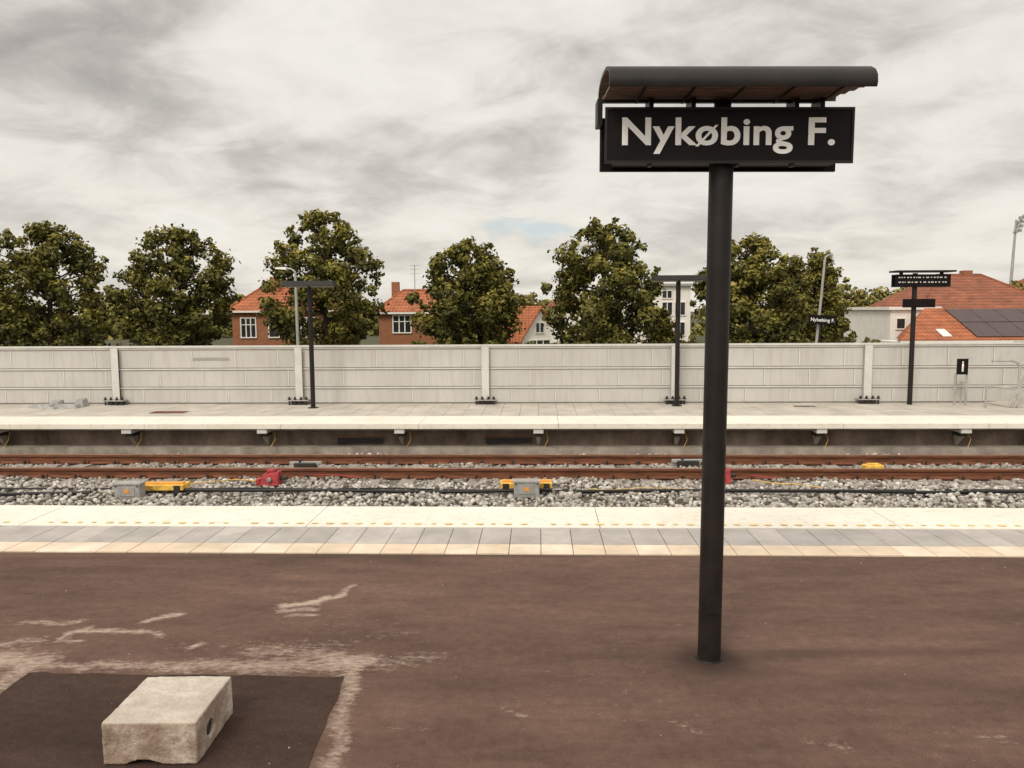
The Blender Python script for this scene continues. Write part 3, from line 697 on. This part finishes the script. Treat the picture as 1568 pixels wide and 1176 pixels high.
b.build('orange_roofed_house',(30,45,-1),yaw=True)
b=MB(); b.box(41,52,62,70,-1,2.6,'brickorange'); hiproof(b,41,52,62,70,2.7,4.6,3,'roofdark'); b.build('brick_house',(46,66,-1),yaw=True)

# ------------------------------------------------------------ world
w=bpy.data.worlds.new("World"); scene.world=w; w.use_nodes=True; nt=w.node_tree; bg=nt.nodes['Background']; bg.inputs['Strength'].default_value=.1
sky=N(nt,"ShaderNodeTexSky"); sky.sky_type='NISHITA'; sky.sun_disc=False
EL,AZ=math.radians(45),math.radians(205)
sky.sun_elevation=EL; sky.sun_rotation=AZ
dirv=Vector((math.sin(AZ)*math.cos(EL),math.cos(AZ)*math.cos(EL),math.sin(EL)))
tc=nt.nodes.new("ShaderNodeTexCoord"); sp=nt.nodes.new("ShaderNodeSeparateXYZ"); nt.links.new(tc.outputs['Generated'],sp.inputs[0])
def mth(op,a,b_=None):
    n=N(nt,"ShaderNodeMath",operation=op)
    for i,s in enumerate((a,b_)):
        if s is None: continue
        if isinstance(s,(int,float)): n.inputs[i].default_value=s
        else: nt.links.new(s,n.inputs[i])
    return n.outputs[0]
zz=mth('ADD',mth('MAXIMUM',sp.outputs[2],0.0),.30)
cb=nt.nodes.new("ShaderNodeCombineXYZ"); nt.links.new(mth('DIVIDE',sp.outputs[0],zz),cb.inputs[0]); nt.links.new(mth('DIVIDE',sp.outputs[1],zz),cb.inputs[1])
def cn(scale,det,rough,dist,off,sc=(1,1,1),rot=0):
    mp=nt.nodes.new("ShaderNodeMapping"); mp.inputs['Location'].default_value=off; mp.inputs['Scale'].default_value=sc; mp.inputs['Rotation'].default_value=(0,0,rot)
    nt.links.new(cb.outputs[0],mp.inputs[0]); n=N(nt,"ShaderNodeTexNoise",Scale=scale,Detail=det,Roughness=rough,Distortion=dist); nt.links.new(mp.outputs[0],n.inputs['Vector']); return n.outputs[0]
n1=cn(1.7,5,.5,.25,(5.3,2.9,0),(1,.9,1),.6); n2=cn(5.0,5,.6,.4,(9.1,4.7,0),(.8,1.0,1),.6)
cl=mth('ADD',mth('MULTIPLY',n1,.60),mth('MULTIPLY',n2,.40))
c=ramp(nt,cl,[(.34,(.42,.39,.36)),(.42,(.55,.515,.47)),(.48,(.71,.67,.61)),(.54,(.85,.81,.735)),(.62,(.93,.89,.815)),(.72,(.80,.81,.78))])
hz=ramp(nt,sp.outputs[2],[(.0,(1,1,1)),(.12,(.5,.5,.5)),(.26,(0,0,0))])
c=mixc(nt,mth('MULTIPLY',hz,.5),c,(.90,.855,.76))
bd=Vector((R(.045,1)[0],R(.045,1)[1],.105)).normalized()
vm=nt.nodes.new("ShaderNodeVectorMath"); vm.operation='SUBTRACT'; nt.links.new(tc.outputs['Generated'],vm.inputs[0]); vm.inputs[1].default_value=bd
vs=nt.nodes.new("ShaderNodeVectorMath"); vs.operation='MULTIPLY'; nt.links.new(vm.outputs[0],vs.inputs[0]); vs.inputs[1].default_value=(14,14,52)
vl=nt.nodes.new("ShaderNodeVectorMath"); vl.operation='LENGTH'; nt.links.new(vs.outputs[0],vl.inputs[0])
bl=mth('ADD',vl.outputs['Value'],mth('MULTIPLY',mth('SUBTRACT',n2,.5),6.0))
c=mixc(nt,ramp(nt,bl,[(.2,(.6,.6,.6)),(.95,(0,0,0))]),c,(.60,.72,.78))
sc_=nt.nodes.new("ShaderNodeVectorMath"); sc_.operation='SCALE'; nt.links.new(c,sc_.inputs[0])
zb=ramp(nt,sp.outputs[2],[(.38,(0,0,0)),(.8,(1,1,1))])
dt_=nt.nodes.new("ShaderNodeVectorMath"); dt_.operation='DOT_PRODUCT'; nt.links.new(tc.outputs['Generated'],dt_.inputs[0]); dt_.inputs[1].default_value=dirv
gl=mth('POWER',mth('MAXIMUM',dt_.outputs['Value'],0.0),2.5)  # sky glow round the sun, added behind the camera to brighten the sign
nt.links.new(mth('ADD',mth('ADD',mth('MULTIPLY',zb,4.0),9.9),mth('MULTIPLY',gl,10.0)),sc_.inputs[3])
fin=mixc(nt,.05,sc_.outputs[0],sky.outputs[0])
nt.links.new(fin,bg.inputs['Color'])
w.cycles.sampling_method='MANUAL'; w.cycles.sample_map_resolution=256
sl=bpy.data.lights.new('sun','SUN'); sl.energy=1.5; sl.angle=math.radians(16); sl.color=(1,.92,.80)
so=bpy.data.objects.new('sun',sl); col.objects.link(so)
so.rotation_euler=(-dirv).to_track_quat('-Z','Y').to_euler(); so.location=(0,-5,20)

# ------------------------------------------------------------ camera
cam=bpy.data.cameras.new('camera'); co=bpy.data.objects.new('camera',cam); col.objects.link(co)
cam.lens=27.05; cam.sensor_width=36; cam.clip_end=2000; cam.clip_start=.05
Mx=Matrix.Rotation(YAW,4,'Z')@Matrix.Rotation(math.radians(84.5),4,'X')@Matrix.Rotation(-.006,4,'Z')
co.matrix_world=Matrix.Translation((0,0,2.2))@Mx
scene.camera=co
scene.view_settings.view_transform='Standard'; scene.view_settings.look='None'; scene.view_settings.exposure=0
